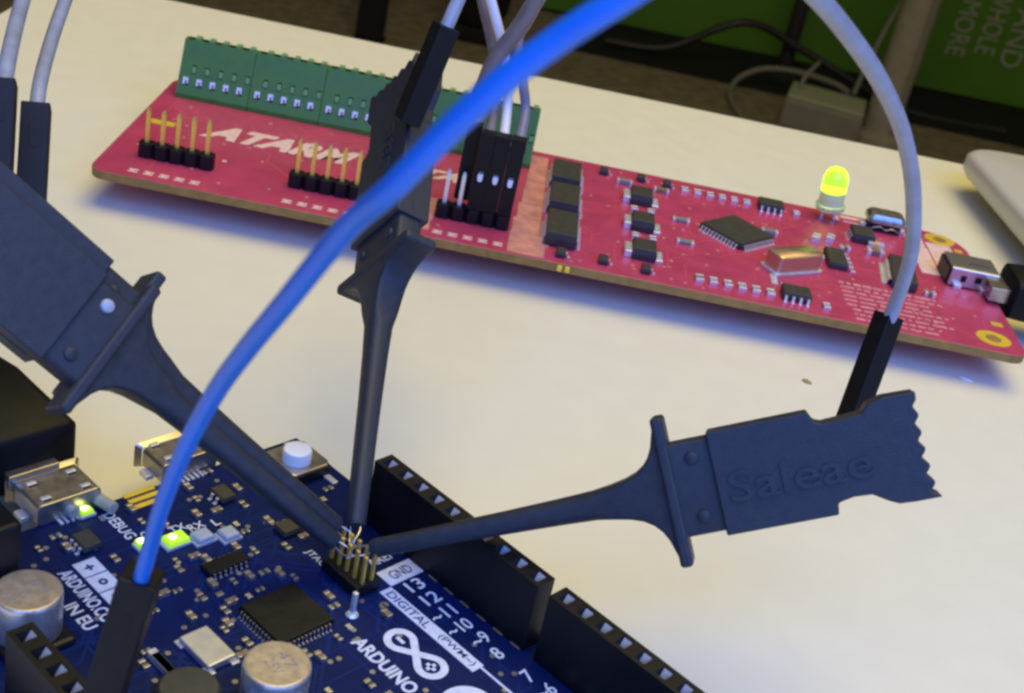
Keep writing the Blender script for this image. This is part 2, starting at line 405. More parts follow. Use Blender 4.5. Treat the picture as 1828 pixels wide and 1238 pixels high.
ct = MB(); ct.box(-.5, .5, .3, .8, -.6, .16); ct.box(-.5, -.1, -.45, .4, -.6, .12); ct.box(.24, .5, -.3, .4, -.6, .12)
con = None
for k in range(5):
    v = 2.35; cx = 1.42+2.54*k
    pos = (cx, 32.6+4.1/ln*v, .9+9.3/ln*v)
    if con is None: con = ct.build('contact', 'dull', tb0, loc=pos, rot=(sl, 0, 0))
    else: copy(con, pos, None, tb0)
lev = None
for k in range(5):
    v = 4.8; cx = 1.42+2.54*k+1.2
    pos = (cx, 32.6+4.1/ln*v, .9+9.3/ln*v)
    if lev is None: lev = MB().box(-.36, .36, -.62, .55, -.7, .02).build('release_lever', 'greend', tb0, loc=pos, rot=(sl, 0, 0))
    else: copy(lev, pos, None, tb0)
lug = None
for k in range(5):
    pos = (2.45+2.54*k, 37.6, 10.2)
    if lug is None: lug = MB().box(-.52, .46, -.85, .9, -.3, .5).build('top_lug', 'greend', tb0, loc=pos)
    else: copy(lug, pos, None, tb0)
tb0.location = Vector((-3.85, 0, T+.01))*S
for i in range(1, 5): copy_part(tb0, (-3.85+13.59*i, 0, T+.01))

# --- pin headers
def pin_header(xs, y, pinmat, tip=8.54):
    b = MB()
    for x in xs:
        for k, (a, c) in enumerate(((1.27, .85),)):
            poly = [(x-1.22, y-.75), (x-.8, y-1.25), (x+.8, y-1.25), (x+1.22, y-.75), (x+1.22, y+.75), (x+.8, y+1.25), (x-.8, y+1.25), (x-1.22, y+.75)]
            b.prism(poly, 0, 2.54)
        b.box(x-1.27, x+1.27, y-.7, y+.7, .02, 2.50)
    h = b.build('pin_header', 'black', red, bevel=.06, loc=(0, 0, T+.005))
    p0 = None
    for x in xs:
        if p0 is None:
            p = MB(); p.loft([[(sx*.32, sy*.32, z) for sx, sy in ((-1, -1), (1, -1), (1, 1), (-1, 1))] for z in (2.5, tip-.6)], cap=False)
            p.loft([[(sx*k, sy*k, z) for sx, sy in ((-1, -1), (1, -1), (1, 1), (-1, 1))] for k, z in ((.32, tip-.6), (.14, tip))])
            p0 = p.build('pin', pinmat, h, loc=(x, y, 0))
        else: copy(p0, (x, y, 0))
    return h
H1 = [2.54*k for k in range(5)]; H2 = [25.47+2.54*k for k in range(5)]; H3 = [50.62+2.54*k for k in range(5)]
pin_header(H1, 2.33, 'gold'); pin_header(H2, 2.33, 'gold'); pin_header(H3, 2.33, 'tin')
# printed squares, lettering and pours
def patch(name, rects, m, z=0.066, parent=red, base=T):
    if name != 'fine_print':
        o = [MB().box(r[0], r[2], r[1], r[3], base+.001, base+z).build(name, m, parent) for r in rects]
        return o[0]
    b = MB()
    for r in rects: b.box(r[0], r[2], r[1], r[3], base+.001, base+z)
    return b.build(name, m, parent)
sq = []
sq0 = None
for x in H1+H2+H3:
    if sq0 is None:
        b = MB(); z0, z1 = .001, .02
        out = [(-.85, -5.3), (.75, -5.3), (.75, -4.75), (.1, -4.7), (.1, -4.45), (.75, -4.4), (.75, -3.9), (-.85, -3.9), (-.85, -4.3), (-.5, -4.4), (-.5, -4.8), (-.85, -4.9)]
        sq0 = b.prism(out, T+z0, T+z1).build('printed_square', 'silkred', red, loc=(x, 0, 0))
    else: copy(sq0, (x, 0, 0))
patch('copper_pour', [(46.2, 4.12, 49.2, 9.2), (46.2, -.4, 49.2, 4.0), (46.3, -4.6, 49.0, -.52),
      (43.6, 3.8, 46.08, 8.8), (43.2, -.6, 46.08, 3.68),
      (64.1, 30.2, 67.4, 40.4), (63.9, 22.5, 67.4, 30.08), (63.6, 15.4, 67.4, 22.38), (63.1, 8.4, 67.4, 15.28), (62.6, 2.0, 67.4, 8.28), (62.4, -2.2, 69.2, 1.88), (62.4, -6.7, 68.6, -2.32)], 'pour')
patch('printed_area', [(124.6, 39.2, 125.4, 41.6), (138.2, 20.8, 138.2+3.6, 33.5), (142.1, 26.0, 147.0, 36.8), (138.2, 33.8, 141.6, 38.6)], 'silkred', .062)
patch('printed_rule', [(125.8, 40.9, 130, 42.0), (126.2, 38.9, 129.4, 39.3)], 'silkred')
text('lettering', 'ATARM', (19.3, 19.4, 28.4, 6.8), T+.056, red, 'silkred', shear=.42, bold=.055)
text('lettering', 'TA', (48.3, 20.3, 7.6, 4.6), T+.056, red, 'silkred', shear=.42, bold=.055)
patch('gold_link', [(-4.6, 17.4, .2, 19.4)], 'goldpad', .07)
patch('gold_link', [(11.8, 6.4, 12.5, 7.1)], 'silkred', .07)
# fine print beside the USB connector: rows of marks too small to read
rows = []
for k in range(9):
    y = 8.6-1.75*k; x = 120.6+(.8 if k > 5 else 0); e = 138.6-random.random()*3-(2 if k > 6 else 0)
    while x < e:
        l = .5+random.random()*2.4; hh = .85 if k == 0 else .62
        rows.append((x, y-hh/2, min(x+l, e+.4), y+hh/2)); x += l+.28+random.random()*.4
fp = patch('fine_print', rows, 'silkdim'); fp['kind'] = 'stuff'

# --- mounting holes with gold rings
for x, y in ((145.6, 40.2), (145.7, -2.6)):
    pass
def ring(x, y):
    b = MB(); n = 32
    o_ = [(x+3.0*math.cos(2*math.pi*i/n), y+2.75*math.sin(2*math.pi*i/n)) for i in range(n)]
    i_ = [(x+1.35*math.cos(2*math.pi*i/n), y+1.35*math.sin(2*math.pi*i/n)) for i in range(n)]
    for i in range(n):
        j = (i+1) % n
        b.quad([(*o_[i], T+.075), (*o_[j], T+.075), (*i_[j], T+.075), (*i_[i], T+.075)])
        b.quad([(*i_[i], T+.075), (*i_[j], T+.075), (*i_[j], T+.004), (*i_[i], T+.004)], 0)
        b.quad([(*o_[j], T+.075), (*o_[i], T+.075), (*o_[i], T), (*o_[j], T)], 0)
    b.quad([(*p, T+.006) for p in i_], 1)
    return b.build('mounting_hole', ['goldpad', 'fr4'], red)
ring(145.6, 39.5); ring(145.7, -2.4)
patch('gold_pad', [(147.6, 34.6, 149.2, 36.0)], 'goldpad'); patch('gold_pad', [(146.9, 3.1, 148.9, 4.6)], 'goldpad')

# --- fine copper traces and plated vias under the mask
def traces(parent, m, x0, x1, y0, y1, n, wd, seed):
    rnd = random.Random(seed); b = MB()
    for k in range(n):
        x, y = rnd.uniform(x0, x1), rnd.uniform(y0, y1); a = rnd.choice((0, 0, 0, 2, 2, 1, 3))*math.pi/4
        for seg_ in range(rnd.randint(2, 4)):
            l = rnd.uniform(2, 9); ex, ey = x+l*math.cos(a), y+l*math.sin(a)
            if not (x0 < ex < x1 and y0 < ey < y1): break
            nx, ny = -math.sin(a)*wd/2, math.cos(a)*wd/2; z = T+.002+.00025*k
            b.quad([(x-nx, y-ny, z), (ex-nx, ey-ny, z), (ex+nx, ey+ny, z), (x+nx, y+ny, z)])
            x, y = ex, ey; a += rnd.choice((-1, 1))*math.pi/4
    o = b.build('copper_traces', m, parent); o['kind'] = 'stuff'
    b = MB()
    for k in range(n):
        x, y = rnd.uniform(x0, x1), rnd.uniform(y0, y1)
        b.lathe(x, y, [(.32, T+.0005), (.30, T+.052), (.16, T+.053)], 8)
    o = b.build('plated_vias', 'solder' if m == 'traceb' else 'pour', parent); o['kind'] = 'stuff'
traces(red, 'trace', 68, 146, -6, 41, 110, .3, 3)
traces(red, 'trace', -4, 62, -6, 31, 45, .35, 5)
# --- surface parts
def smd(name, x, y, lx, ly, h, endf=.22, body='caps', parent=red, base=T, rot=0.0, endm='tin', proud=.03):
    b = MB(); e = lx*endf
    b.box(-lx/2+e, lx/2-e, -ly/2+.02, ly/2-.02, .03, h-.02, 0)
    b.box(-lx/2, -lx/2+e, -ly/2, ly/2, 0, h, 1); b.box(lx/2-e, lx/2, -ly/2, ly/2, 0, h, 1)
    return b.build(name, [body, endm], parent, loc=(x, y, base+.004), rot=(0, 0, rot), bevel=.05)
def ic(name, x, y, bx, by, h, sides, pitch, n, lead_l, lw=.35, rot=0.0, parent=red, base=T, stand=.12, leadm='tin', body='chip', single=False):
    """moulded body with gull-wing leads; sides is any of the letters w e n s"""
    r = empty(name, (x, y, base+.004), rot); r.parent = parent
    b = MB(); c = .12
    b.loft([[(px*(bx/2-k), py*(by/2-k), z) for px, py in ((-1, -1), (1, -1), (1, 1), (-1, 1))] for k, z in ((c, stand), (0, stand+(h-stand)*.5), (c, h))])
    o = b.build('body', body, r, bevel=.06)
    lead = None
    for s_ in sides:
        for k in range(n):
            t = (k-(n-1)/2)*pitch
            a = {'e': 0, 'n': 90, 'w': 180, 's': 270}[s_]; half = bx/2 if s_ in 'ew' else by/2
            ca, sa = math.cos(math.radians(a)), math.sin(math.radians(a))
            pos = (ca*half-sa*t, sa*half+ca*t, 0)
            if lead is None:
                l = MB(); zt = stand+(h-stand)*.5; th = .12
                pr = [(-.05, zt+th), (lead_l*.35, zt+th), (lead_l*.5, th), (lead_l, th), (lead_l, 0), (lead_l*.42, 0), (lead_l*.28, zt), (-.05, zt)]
                l.loft([[(px, sgn*lw/2, pz) for px, pz in pr] for sgn in (1, -1)])
                lead = l.build('lead', leadm, r, loc=pos, rot=(0, 0, math.radians(a)))
            else: copy(lead, pos, (0, 0, math.radians(a)), r)
    return r
# three tall black packages with fine lead rows
for y in (29.7, 17.6, 4.0):
    ic('driver_chip', 71.0, y, 5.4, 9.6 if y > 5 else 10.6, 2.6, 'ew', .72, 13, .75, .42, stand=.2)
# three diodes with wide tin tabs, small ceramic caps between
for y in (27.5, 15.0, 2.7):
    r = empty('diode', (85.4, y, T+.004)); r.parent = red
    b = MB(); b.loft([[(px*(2.15-k), py*(2.5-k), z) for px, py in ((-1, -1), (1, -1), (1, 1), (-1, 1))] for k, z in ((.15, .15), (0, 1.1), (.22, 2.2))])
    b.build('body', 'chip', r, bevel=.08)
    MB().box(-3.35, -2.05, -1.9, 1.9, 0, 1.25).build('tab', 'tin', r, bevel=.1); MB().box(2.05, 3.35, -1.9, 1.9, 0, .5).build('tab', 'tin', r, bevel=.1)
for y in (22.2, 9.8):
    for x in (84.1, 87.2): smd('ceramic_capacitor', x, y, 1.6, 1.25, .8, .3, 'caps', rot=math.pi/2)
smd('ceramic_capacitor', 82.4, 35.0, 2.9, 1.3, .9, .15, 'greyblk'); smd('ceramic_capacitor', 89.6, 34.6, 2.9, 1.4, .8, .15, 'caps')
for x, y in ((78.4, 38.3), (85.7, 38.6), (90.8, 38.0), (71.3, -4.2), (78.5, -3.6), (85.7, -3.9)):
    ic('transistor', x, y, 1.7, 2.2, 1.15, 'e', .95, 1, .75, .55); 
# resistor rows
for x in (94.4, 96.9, 99.4, 101.8, 104.2, 106.7): smd('chip_resistor', x, 37.9, 1.9, 1.35, .6, .32, 'caps', rot=math.pi/2)
for x in (94.9, 97.3, 99.8, 102.2, 104.6, 107.1): smd('chip_resistor', x, -2.6, 2.1, 1.35, .65, .32, 'resist' if x < 96 else 'greyblk', rot=math.pi/2)
for x, y in ((92.9, 21.8), (93.2, 11.8), (109.9, 25.2)): smd('chip_resistor', x, y, 3.1, 1.4, .6, .16, 'greyblk')
smd('chip_resistor', 116.5, 37.4, 1.7, 1.2, .6, .35, 'greyblk', rot=math.pi/2); smd('chip_resistor', 116.6, -3.5, 1.9, 1.2, .6, .35, 'greyblk', rot=math.pi/2)
# eight-lead chips
ic('eight_lead_chip', 111.3, 37.6, 4.9, 3.6, 1.55, 'ns', 1.27, 4, 1.05, .42); ic('eight_lead_chip', 111.4, -2.0, 4.9, 3.7, 1.55, 'ns', 1.27, 4, 1.05, .42)
# processor, turned by an eighth of a turn
ic('processor', 103.2, 20.6, 9.9, 9.9, 1.25, 'nesw', .8, 11, 1.0, .38, rot=math.radians(46), leadm='tin')
MB().lathe(103.2, 26.0, [(.4, T+1.27), (.4, T+1.29)], 14).build('dot_mark', 'resist', red)
# polished crystal can
xr = empty('crystal', (112.2, 10.0, T), math.radians(32)); xr.parent = red
def stad(L, W, z, g=0):
    return [(x, y, z) for x, y in rrect(L/2-g, W/2-g, .7)]
    r_ = W/2-g; pts = []
    for cx, a0 in ((L/2-W/2, -90), (-L/2+W/2, 90)):
        pts += [(cx+r_*math.cos(math.radians(a0+180*k/10)), r_*math.sin(math.radians(a0+180*k/10)), z) for k in range(11)]
    return pts
MB().loft([stad(9.8, 4.2, .5), stad(9.8, 4.2, 3.3), stad(9.8, 4.2, 3.5, .2)]).build('can', 'canx', xr, smooth=True)
MB().loft([stad(10.8, 5.0, .02), stad(10.8, 5.0, .5)]).build('base', 'tin', xr, bevel=.08)
patch('solder_pad', [(107.9, 2.0, 109.0, 6.0), (109.6, 1.9, 111.6, 3.2)], 'tin', .06)
# parts around the LED and the regulator
smd('ceramic_capacitor', 118.7, 25.6, 2.0, 1.5, 1.2, .3, 'caps', rot=math.pi/2-.3, endm='tin'); smd('ceramic_capacitor', 121.6, 26.8, 2.0, 1.5, 1.2, .3, 'caps', rot=math.pi/2-.3)
smd('ceramic_capacitor', 118.2, 17.4, 1.8, 1.3, .7, .35, 'greyblk'); smd('ceramic_capacitor', 123.9, 23.8, 2.0, 1.4, .9, .3, 'caps', rot=.2)
ic('memory_chip', 121.2, 17.3, 3.6, 7.2, 1.35, 'e', 1.9, 4, 1.5, .8)
ic('transistor', 128.3, 31.2, 4.2, 5.0, 1.9, 'w', 1.4, 3, .8, .5)
smd('ceramic_capacitor', 130.6, 28.5, 3.0, 1.6, 1.0, .4, 'goldpad', endm='tin'); smd('ceramic_capacitor', 129.9, 25.0, 3.2, 1.9, 1.0, .25, 'caps')
ic('regulator', 133.2, 16.2, 4.6, 12.0, 1.9, 'w', 9, 1, 1.4, 9.2, rot=-.12)
smd('ceramic_capacitor', 137.3, 10.6, 2.0, 1.3, .8, .3, 'caps'); smd('ceramic_capacitor', 131.6, 9.0, 1.8, 1.2, .7, .3, 'greyblk')
# side tactile switch of pressed steel
sw = empty('tactile_switch', (134.0, 39.4, T)); sw.parent = red
MB().box(-3.2, 3.0, -2.2, 1.6, .02, 1.7).build('case', 'black', sw, bevel=.15)
b = MB(); b.loft([[(x, y, z) for x, y in rrect(3.7-g, 2.5-g, 1.0)] for g, z in ((0, 1.7), (0, 2.6), (.5, 3.3))]); b.build('cap', 'steel', sw, smooth=True)
b = MB(); b.tube([(-2.6, -2.5, .7), (-1.2, -2.6, 1.2), (0, -2.6, .7), (1.2, -2.6, 1.1), (2.8, -2.5, .6)], .14, 6); b.build('spring', 'steel', sw, smooth=True)
for x in (-4.0, 3.6): MB().box(x-.55, x+.55, -.8, .8, .01, .8).build('terminal', 'tin', sw, bevel=.08)
# mini USB receptacle
us = empty('usb_receptacle', (146.2, 20.9, T)); us.parent = red
b = MB(); b.loft([[(x, y, z) for y, z in [(px*3.8, 1.9+pz) for px, pz in rrect(1, 1.85, .3)]] for x in (-4.2, 4.6)]); b.build('shell', 'solder', us, bevel=.12)
MB().box(-4.6, -3.9, -3.4, 3.4, .1, 3.2).build('rear_insulator', 'black', us, bevel=.1)
for x in (-2.6, 2.4):
    MB().box(x-.7, x+.7, -4.9, -3.7, .01, .9).build('shield_tab', 'tin', us, bevel=.1); MB().box(x-.7, x+.7, 3.7, 4.9, .01, .9).build('shield_tab', 'tin', us, bevel=.1)
MB().box(-.4, 3.2, -1.0, -.5, 3.74, 3.80).build('seam', 'resist', us); MB().box(-2.2, -1.2, -3.86, -3.78, 1.2, 2.4).build('slot', 'black', us); MB().box(.4, 1.6, -3.86, -3.78, 1.4, 2.6).build('slot', 'black', us)
# the lit LED on its two legs
le = empty('lit_led', (122.9, 38.5, T), 0); le.parent = red; le.rotation_euler = (math.radians(2), math.radians(-6), 0)
MB().box(-1.5, -1.05, -.22, .22, 0, 2.4).build('leg', 'tin', le); MB().box(1.05, 1.5, -.22, .22, 0, 2.4).build('leg', 'tin', le)
MB().lathe(0, 0, [(2.75, 2.3), (2.85, 2.45), (2.85, 3.2), (2.45, 3.4), (2.4, 6.0)], 28).build('skirt', 'lensdim', le, smooth=True)
MB().lathe(0, 0, [(2.42, 6.0), (2.4, 8.2), (2.25, 9.2), (1.8, 10.1), (1.1, 10.65), (.3, 10.85)], 28).build('lens', 'lens', le, smooth=True)
MB().lathe(0, 0, [(1.5, 5.75), (1.7, 6.3), (1.5, 6.7)], 20).build('reflector_cup', 'cup', le, smooth=True)

# ---- plug pushed into the mini USB receptacle
up_ = empty('usb_plug', (82.3, 226.6, 8.6), 0.0348)
tag(up_, 'black moulded USB plug pushed into the end of the red board', 'usb plug')
def xl(secs): return [[(x, y, z) for y, z in s_] for x, s_ in secs]
MB().loft(xl([(x, [(px, pz) for px, pz in rrect(hy, hz, r)]) for x, hy, hz, r in ((1.9, 4.4, 3.0, 1.2), (2.4, 5.2, 3.6, 1.4), (9, 5.5, 3.9, 1.5), (24, 5.0, 3.6, 1.5), (27, 3.6, 3.0, 1.4))])).build('plug_body', 'usbplug', up_, smooth=True)
MB().box(-1.5, 2.0, -3.2, 3.2, -1.4, 1.2).build('plug_shell', 'steel', up_, bevel=.1)
MB().tube([(26, 0, 0), (50, -2, 0), (80, -12, -5), (130, -30, -6.1), (260, -60, -6.1)], 2.3, 12).build('cord', 'usbplug', up_, smooth=True)

# ================================================================== BLUE BOARD
ARD = (-23.446, 137.794, 3.0)
ard = empty('blue_circuit_board', ARD, -0.67456)
tag(ard, 'blue microcontroller board with black socket headers, white button and white lettering', 'circuit board')
ou = [(0, 0), (0, -53.34), (64.6, -53.34), (66.6, -51.5), (66.6, -40), (68.6, -37.6), (68.6, -5), (66.0, -2.4), (66.0, -1.2), (64.6, 0)]
MB().prism(ou, 0, T, 0, 1).build('board', ['blue', 'fr4b'], ard, bevel=.1)
for x, y in ((14, 50.5), (15.3, 6), (66, 8), (66, 35)):
    MB().lathe(x, -y, [(1.7, -3.0), (1.7, -.01)], 14).build('foot', 'usbplug', ard)

def socket(x0, n, yc, z0=T, first=None, name='socket_header'):
    """black strip socket with one square well per contact"""
    Wd = 2.54*n; b = MB(); y0 = -(yc+1.25); h = 8.5
    hl = [(1.27+2.54*k-.62, .5, 1.27+2.54*k+.62, 2.0) for k in range(n)]
    b.panel((x0, y0, h), (1, 0, 0), (0, 1, 0), Wd, 2.5, hl, 3.2, 0, 1, 1)
    X0, X1, Y0, Y1 = x0, x0+Wd, y0, y0+2.5
    b.quad([(X0, Y0, 0), (X1, Y0, 0), (X1, Y0, h), (X0, Y0, h)]); b.quad([(X1, Y1, 0), (X0, Y1, 0), (X0, Y1, h), (X1, Y1, h)])
    b.quad([(X0, Y1, 0), (X0, Y0, 0), (X0, Y0, h), (X0, Y1, h)]); b.quad([(X1, Y0, 0), (X1, Y1, 0), (X1, Y1, h), (X1, Y0, h)])
    o = b.build(name, ['black', 'darkfab'], ard, loc=(0, 0, z0+.004))
    c0 = None
    for k in range(n):
        p = (x0+1.27+2.54*k, y0+1.86, h)
        if c0 is None:
            m = MB(); m.quad([(-.48, -.55, -1.1), (.48, -.55, -1.1), (.48, .06, -.12), (-.48, .06, -.12)]); m.quad([(-.48, .09, -.12), (.48, .09, -.12), (.48, -.52, -1.1), (-.48, -.52, -1.1)])
            c0 = m.build('contact', 'tin', o, loc=p)
        else: copy(c0, p)
    return o
socket(17.53, 10, 2.54); socket(44.45, 8, 2.54); socket(21.35, 8, 47.6)

# reset button
bt = empty('reset_button', (5.35, -4.3, T), 0); bt.parent = ard
MB().prism([(-2.6, -3), (2.6, -3), (3, -2.6), (3, 2.6), (2.6, 3), (-2.6, 3), (-3, 2.6), (-3, -2.6)], .02, 1.35).build('case', 'black', bt, bevel=.1)
MB().prism([(-2.3, -2.9), (2.3, -2.9), (2.9, -2.3), (2.9, 2.3), (2.3, 2.9), (-2.3, 2.9), (-2.9, 2.3), (-2.9, -2.3)], 1.36, 1.75).build('cover_plate', 'steel', bt, bevel=.15)
MB().lathe(.3, -.3, [(1.72, 1.76), (1.72, 3.0), (1.6, 3.25), (1.3, 3.35)], 28).build('plunger', 'button', bt, smooth=True)
for x, y in ((-3.9, 2.2), (3.9, 2.2), (-3.9, -2.2), (3.9, -2.2)): MB().box(x-.9, x+.9, y-.4, y+.4, .02, .35).build('leg', 'tin', bt, bevel=.08)

def micro_usb(yc, xf=-4.7):
    r = empty('micro_usb_receptacle', (0, -yc, T)); r.parent = ard
    b = MB(); b.loft([[(x, y, z) for y, z in [(px, 1.33+pz) for px, pz in rrect(3.7, 1.3, .5)]] for x in (xf, .3)]); b.build('shell', 'steel', r, bevel=.12)
    fl_ = MB(); fl_.loft([[(x, y, z) for y, z in [(px, 1.35+pz) for px, pz in rrect(hy, hz, .4)]] for x, hy, hz in ((xf-.7, 4.3, 1.6), (xf-.05, 3.72, 1.32))], cap=False); fl_.build('flange', 'steel', r, smooth=True)
    for x, y in ((-3.7, 2.3), (-3.7, -2.3), (-.7, 2.3), (-.7, -2.3)):
        MB().box(x-.28, x+.28, y-.55, y+.55, 2.6, 2.85).build('latch_slot', 'tin', r, bevel=.06, rot=None)
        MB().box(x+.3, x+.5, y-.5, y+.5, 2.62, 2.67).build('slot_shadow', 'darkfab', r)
    for y in (-4.2, 4.2): MB().box(-2.8, -1.2, y-.5, y+.5, .01, .6).build('shield_tab', 'tin', r, bevel=.08)
    for k in range(5): MB().cbox((.75), (k-2)*.65, .01, .9, .35, .18).build('lead', 'tin', r)
    return r
micro_usb(30.6); micro_usb(15.6, -3.8)

# DC jack
dj = empty('power_jack', (4.6, -46.0, T)); dj.parent = ard
MB().box(-6.4, 6.4, -4.5, 4.3, .02, 10.6).build('case', 'black', dj, bevel=.5)
MB().lathe(0, 0, [(3.1, 10.6), (3.0, 10.9), (2.2, 11.0)], 24).build('boss', 'black', dj, smooth=True)
# electrolytic capacitors
def can(x, y, r, h, txt):
    o = empty('electrolytic_capacitor', (x, -y, T)); o.parent = ard
    MB().box(-r-.2, r+.2, -r-.2, r+.2, .02, .9).build('base', 'black', o, bevel=.5)
    MB().lathe(0, 0, [(r*.93, .9), (r, 1.3), (r, h-.5), (r*.985, h-.18), (r*.96, h-.08)], 40).build('can', 'alu', o, smooth=True)
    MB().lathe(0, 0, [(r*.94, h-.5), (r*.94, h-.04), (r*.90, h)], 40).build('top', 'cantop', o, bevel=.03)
    for i, t in enumerate(txt): text('lettering', t, (.1, 1.0-1.5*i, [2.4, 2.0, 1.6][i], 1.0), h+.003, o, 'greyblk', rz=-.1, extrude=.01, bold=-.005)
    return o
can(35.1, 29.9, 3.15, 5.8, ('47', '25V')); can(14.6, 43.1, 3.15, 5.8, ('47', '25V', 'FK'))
iduc = empty('inductor', (30.8, -36.2, T)); iduc.parent = ard
MB().lathe(0, 0, [(2.6, .02), (3.0, .3), (3.1, 2.2), (2.6, 2.9), (1.2, 3.0)], 28).build('core', 'chip', iduc, smooth=True)
for x in (-3.2, 3.2): MB().box(x-.4, x+.4, -.9, .9, .01, .5).build('pad', 'tin', iduc)
# crystal package
cx = empty('crystal', (25.5, -30.4, T)); cx.parent = ard
MB().box(-2.5, 2.5, -1.6, 1.6, .06, .95).build('lid', 'crystal', cx, bevel=.18)
for x in (-2.3, 2.3):
    for y in (-1.4, 1.4): MB().box(x-.6, x+.6, y-.45, y+.45, .01, .2).build('pad', 'tin', cx, bevel=.05)
# processors
ic('processor', 25.9, -21.2, 6.9, 6.9, 1.1, 'nesw', .5, 12, .5, .2, rot=0, parent=ard, leadm='solder', body='black')
ic('interface_chip', 15.8, -21.6, 2.0, 5.0, .8, 'ew', .65, 7, .35, .25, parent=ard, leadm='solder', body='black')
ic('power_switch', 5.7, -14.8, 2.6, 2.0, 1.0, 's', .95, 2, .6, .4, parent=ard)
ic('power_switch', 14.4, -12.4, 2.2, 2.4, 1.0, 'w', .95, 2, .6, .4, parent=ard)
ic('power_switch', 5.4, -31.6, 2.8, 2.2, 1.0, 's', .8, 3, .6, .4, parent=ard)
# indicator LEDs beside the lettering
def led(x, y, lit, name='indicator_led', w=1.7, l=2.4):
    o = empty(name, (x, -y, T)); o.parent = ard
    MB().box(-w/2, w/2, -l/2, l/2, .01, .35).build('base', 'ledoff', o, bevel=.05)
    MB().loft([[(px*(w/2-g), py*(l*.42-g), z) for px, py in ((-1, -1), (1, -1), (1, 1), (-1, 1))] for g, z in ((.05, .36), (.12, .8), (.3, 1.0))]).build('lens', 'ledlit' if lit else 'ledoff', o, bevel=.1)
    if lit: MB().lathe(0, -l*.12, [(.42, 1.0), (.45, 1.06), (.2, 1.1)], 14).build('die', 'ledhot', o, smooth=True)
    return o
led(9.8, 23.7, True, w=2.0, l=3.2); led(8.7, 27.0, True, l=1.6); led(10.8, 21.0, False, w=2.0, l=2.6); led(11.9, 18.4, False, w=2.0, l=2.4)
led(.9, 29.0, True, w=1.2, l=1.8)
for x, y in ((-.1, 30.6), (1.3, 26.9)):
    o = empty('glass_diode', (x, -y, T), .2); o.parent = ard
    b = MB(); b.loft([[(xx, yy, 1.0+zz) for yy, zz in [(.7*k*math.cos(a), .7*k*math.sin(a)) for a in [2*math.pi*i/14 for i in range(14)]]] for xx, k in ((-1.3, .5), (-1.2, 1), (1.2, 1), (1.3, .5))]); b.build('tube', 'lensdim', o, smooth=True)
    MB().box(-.7, .7, -.3, .3, .7, 1.2).build('junction', 'resist', o)
# many tiny parts, each an object sharing a few meshes
lib = {}
def tiny(kind, x, y, rot):
    if kind not in lib:
        L, Wd, H, body = {'r': (1.25, .7, .4, 'resist'), 'c': (1.3, .7, .6, 'caps'), 'p': (1.0, .55, .35, 'resist'), 't': (.8, .6, .25, 'solder')}[kind]
        lib[kind] = smd({'r': 'chip_resistor', 'c': 'ceramic_capacitor', 'p': 'chip_resistor', 't': 'solder_pad'}[kind], x, -y, L, Wd, H, .34, body, ard, T, rot, 'solder')
    else: copy(lib[kind], (x, -y, T+.004), (0, 0, rot))
pts = [(0.9, 13.6), (5.3, 12.6), (4.6, 17.6), (7.6, 17.0), (8.1, 13.7), (10.5, 16.4), (12.2, 16.4), (12.0, 13.2), (16.6, 14.2), (16.3, 11.6), (15.5, 17.5), (13.9, 18.9), (10.6, 3.6), (11.8, 5.2), (12.6, 25.4), (13.0, 23.5), (13.8, 25.9), (14.0, 22.7), (16.6, 27.9), (17.6, 24.4), (18.7, 26.4), (19.2, 24.6), (18.4, 22.3), (18.6, 20.5), (18.9, 18.8), (20.0, 17.6), (21.2, 16.6), (20.9, 24.4), (21.6, 25.6), (21.0, 22.3), (20.9, 20.8), (23.4, 26.6), (26.6, 26.5), (27.9, 28.0), (23.9, 27.3), (25.6, 15.5), (27.1, 16.0), (30.3, 16.6), (31.0, 18.6), (30.9, 24.5), (31.1, 22.7), (32.2, 21.9), (29.8, 11.5), (31.0, 12.2), (37.8, 20.2), (39.8, 19.5), (3.7, 36.0), (5.0, 33.6), (2.8, 33.6), (2.6, 24.6), (5.0, 24.8), (16.3, 29.4), (23.8, 36.3), (24.0, 34.5), (22.4, 35.2), (7.0, 19.2), (9.0, 30.4), (6.8, 23.4), (38.5, 24.5), (40.6, 26.6), (43.8, 20.5), (36.2, 24.0), (41.8, 22.2), (45.2, 25.0), (3.0, 20.4), (2.4, 17.2), (18.0, 31.5), (20.6, 29.0)]
for i, (x, y) in enumerate(pts):
    tiny('rcpcrtpc'[i % 8], x, y, (0 if (i*7) % 3 else math.pi/2))
for x in (24.4, 26.6): smd('ceramic_capacitor', x, -35.0, 3.0, .9, .8, .8, 'tin', ard, T)
for k in range(3): patch('gold_pad', [(-.2+k*1.1, -24.0, .5+k*1.1, -20.2)], 'goldpad', .07, ard)
traces(ard, 'traceb', 1, 64, -52, -6, 190, .28, 9)
# ten-pin fine-pitch debug header and a lone test pin
sh = empty('debug_header', (24.4, -11.7, T)); sh.parent = ard
MB().box(-2.95, 2.95, -1.6, 1.6, .02, 1.5).build('base', 'black', sh, bevel=.1)
dp = None
for k in range(5):
    for j in (-.635, .635):
        p = ((k-2)*1.27, j, 0)
        if dp is None: dp = MB().box(-.2, .2, -.17, .17, .1, 5.0).build('pin', 'gold', sh, bevel=.05, loc=p)
        else: copy(dp, p)
tp = empty('test_pin', (28.9, -15.0, T)); tp.parent = ard
MB().box(-.25, .25, -.25, .25, .1, 2.9).build('pin', 'tin', tp, bevel=.08); MB().lathe(0, 0, [(.7, .01), (.5, .25)], 12).build('solder', 'tin', tp)
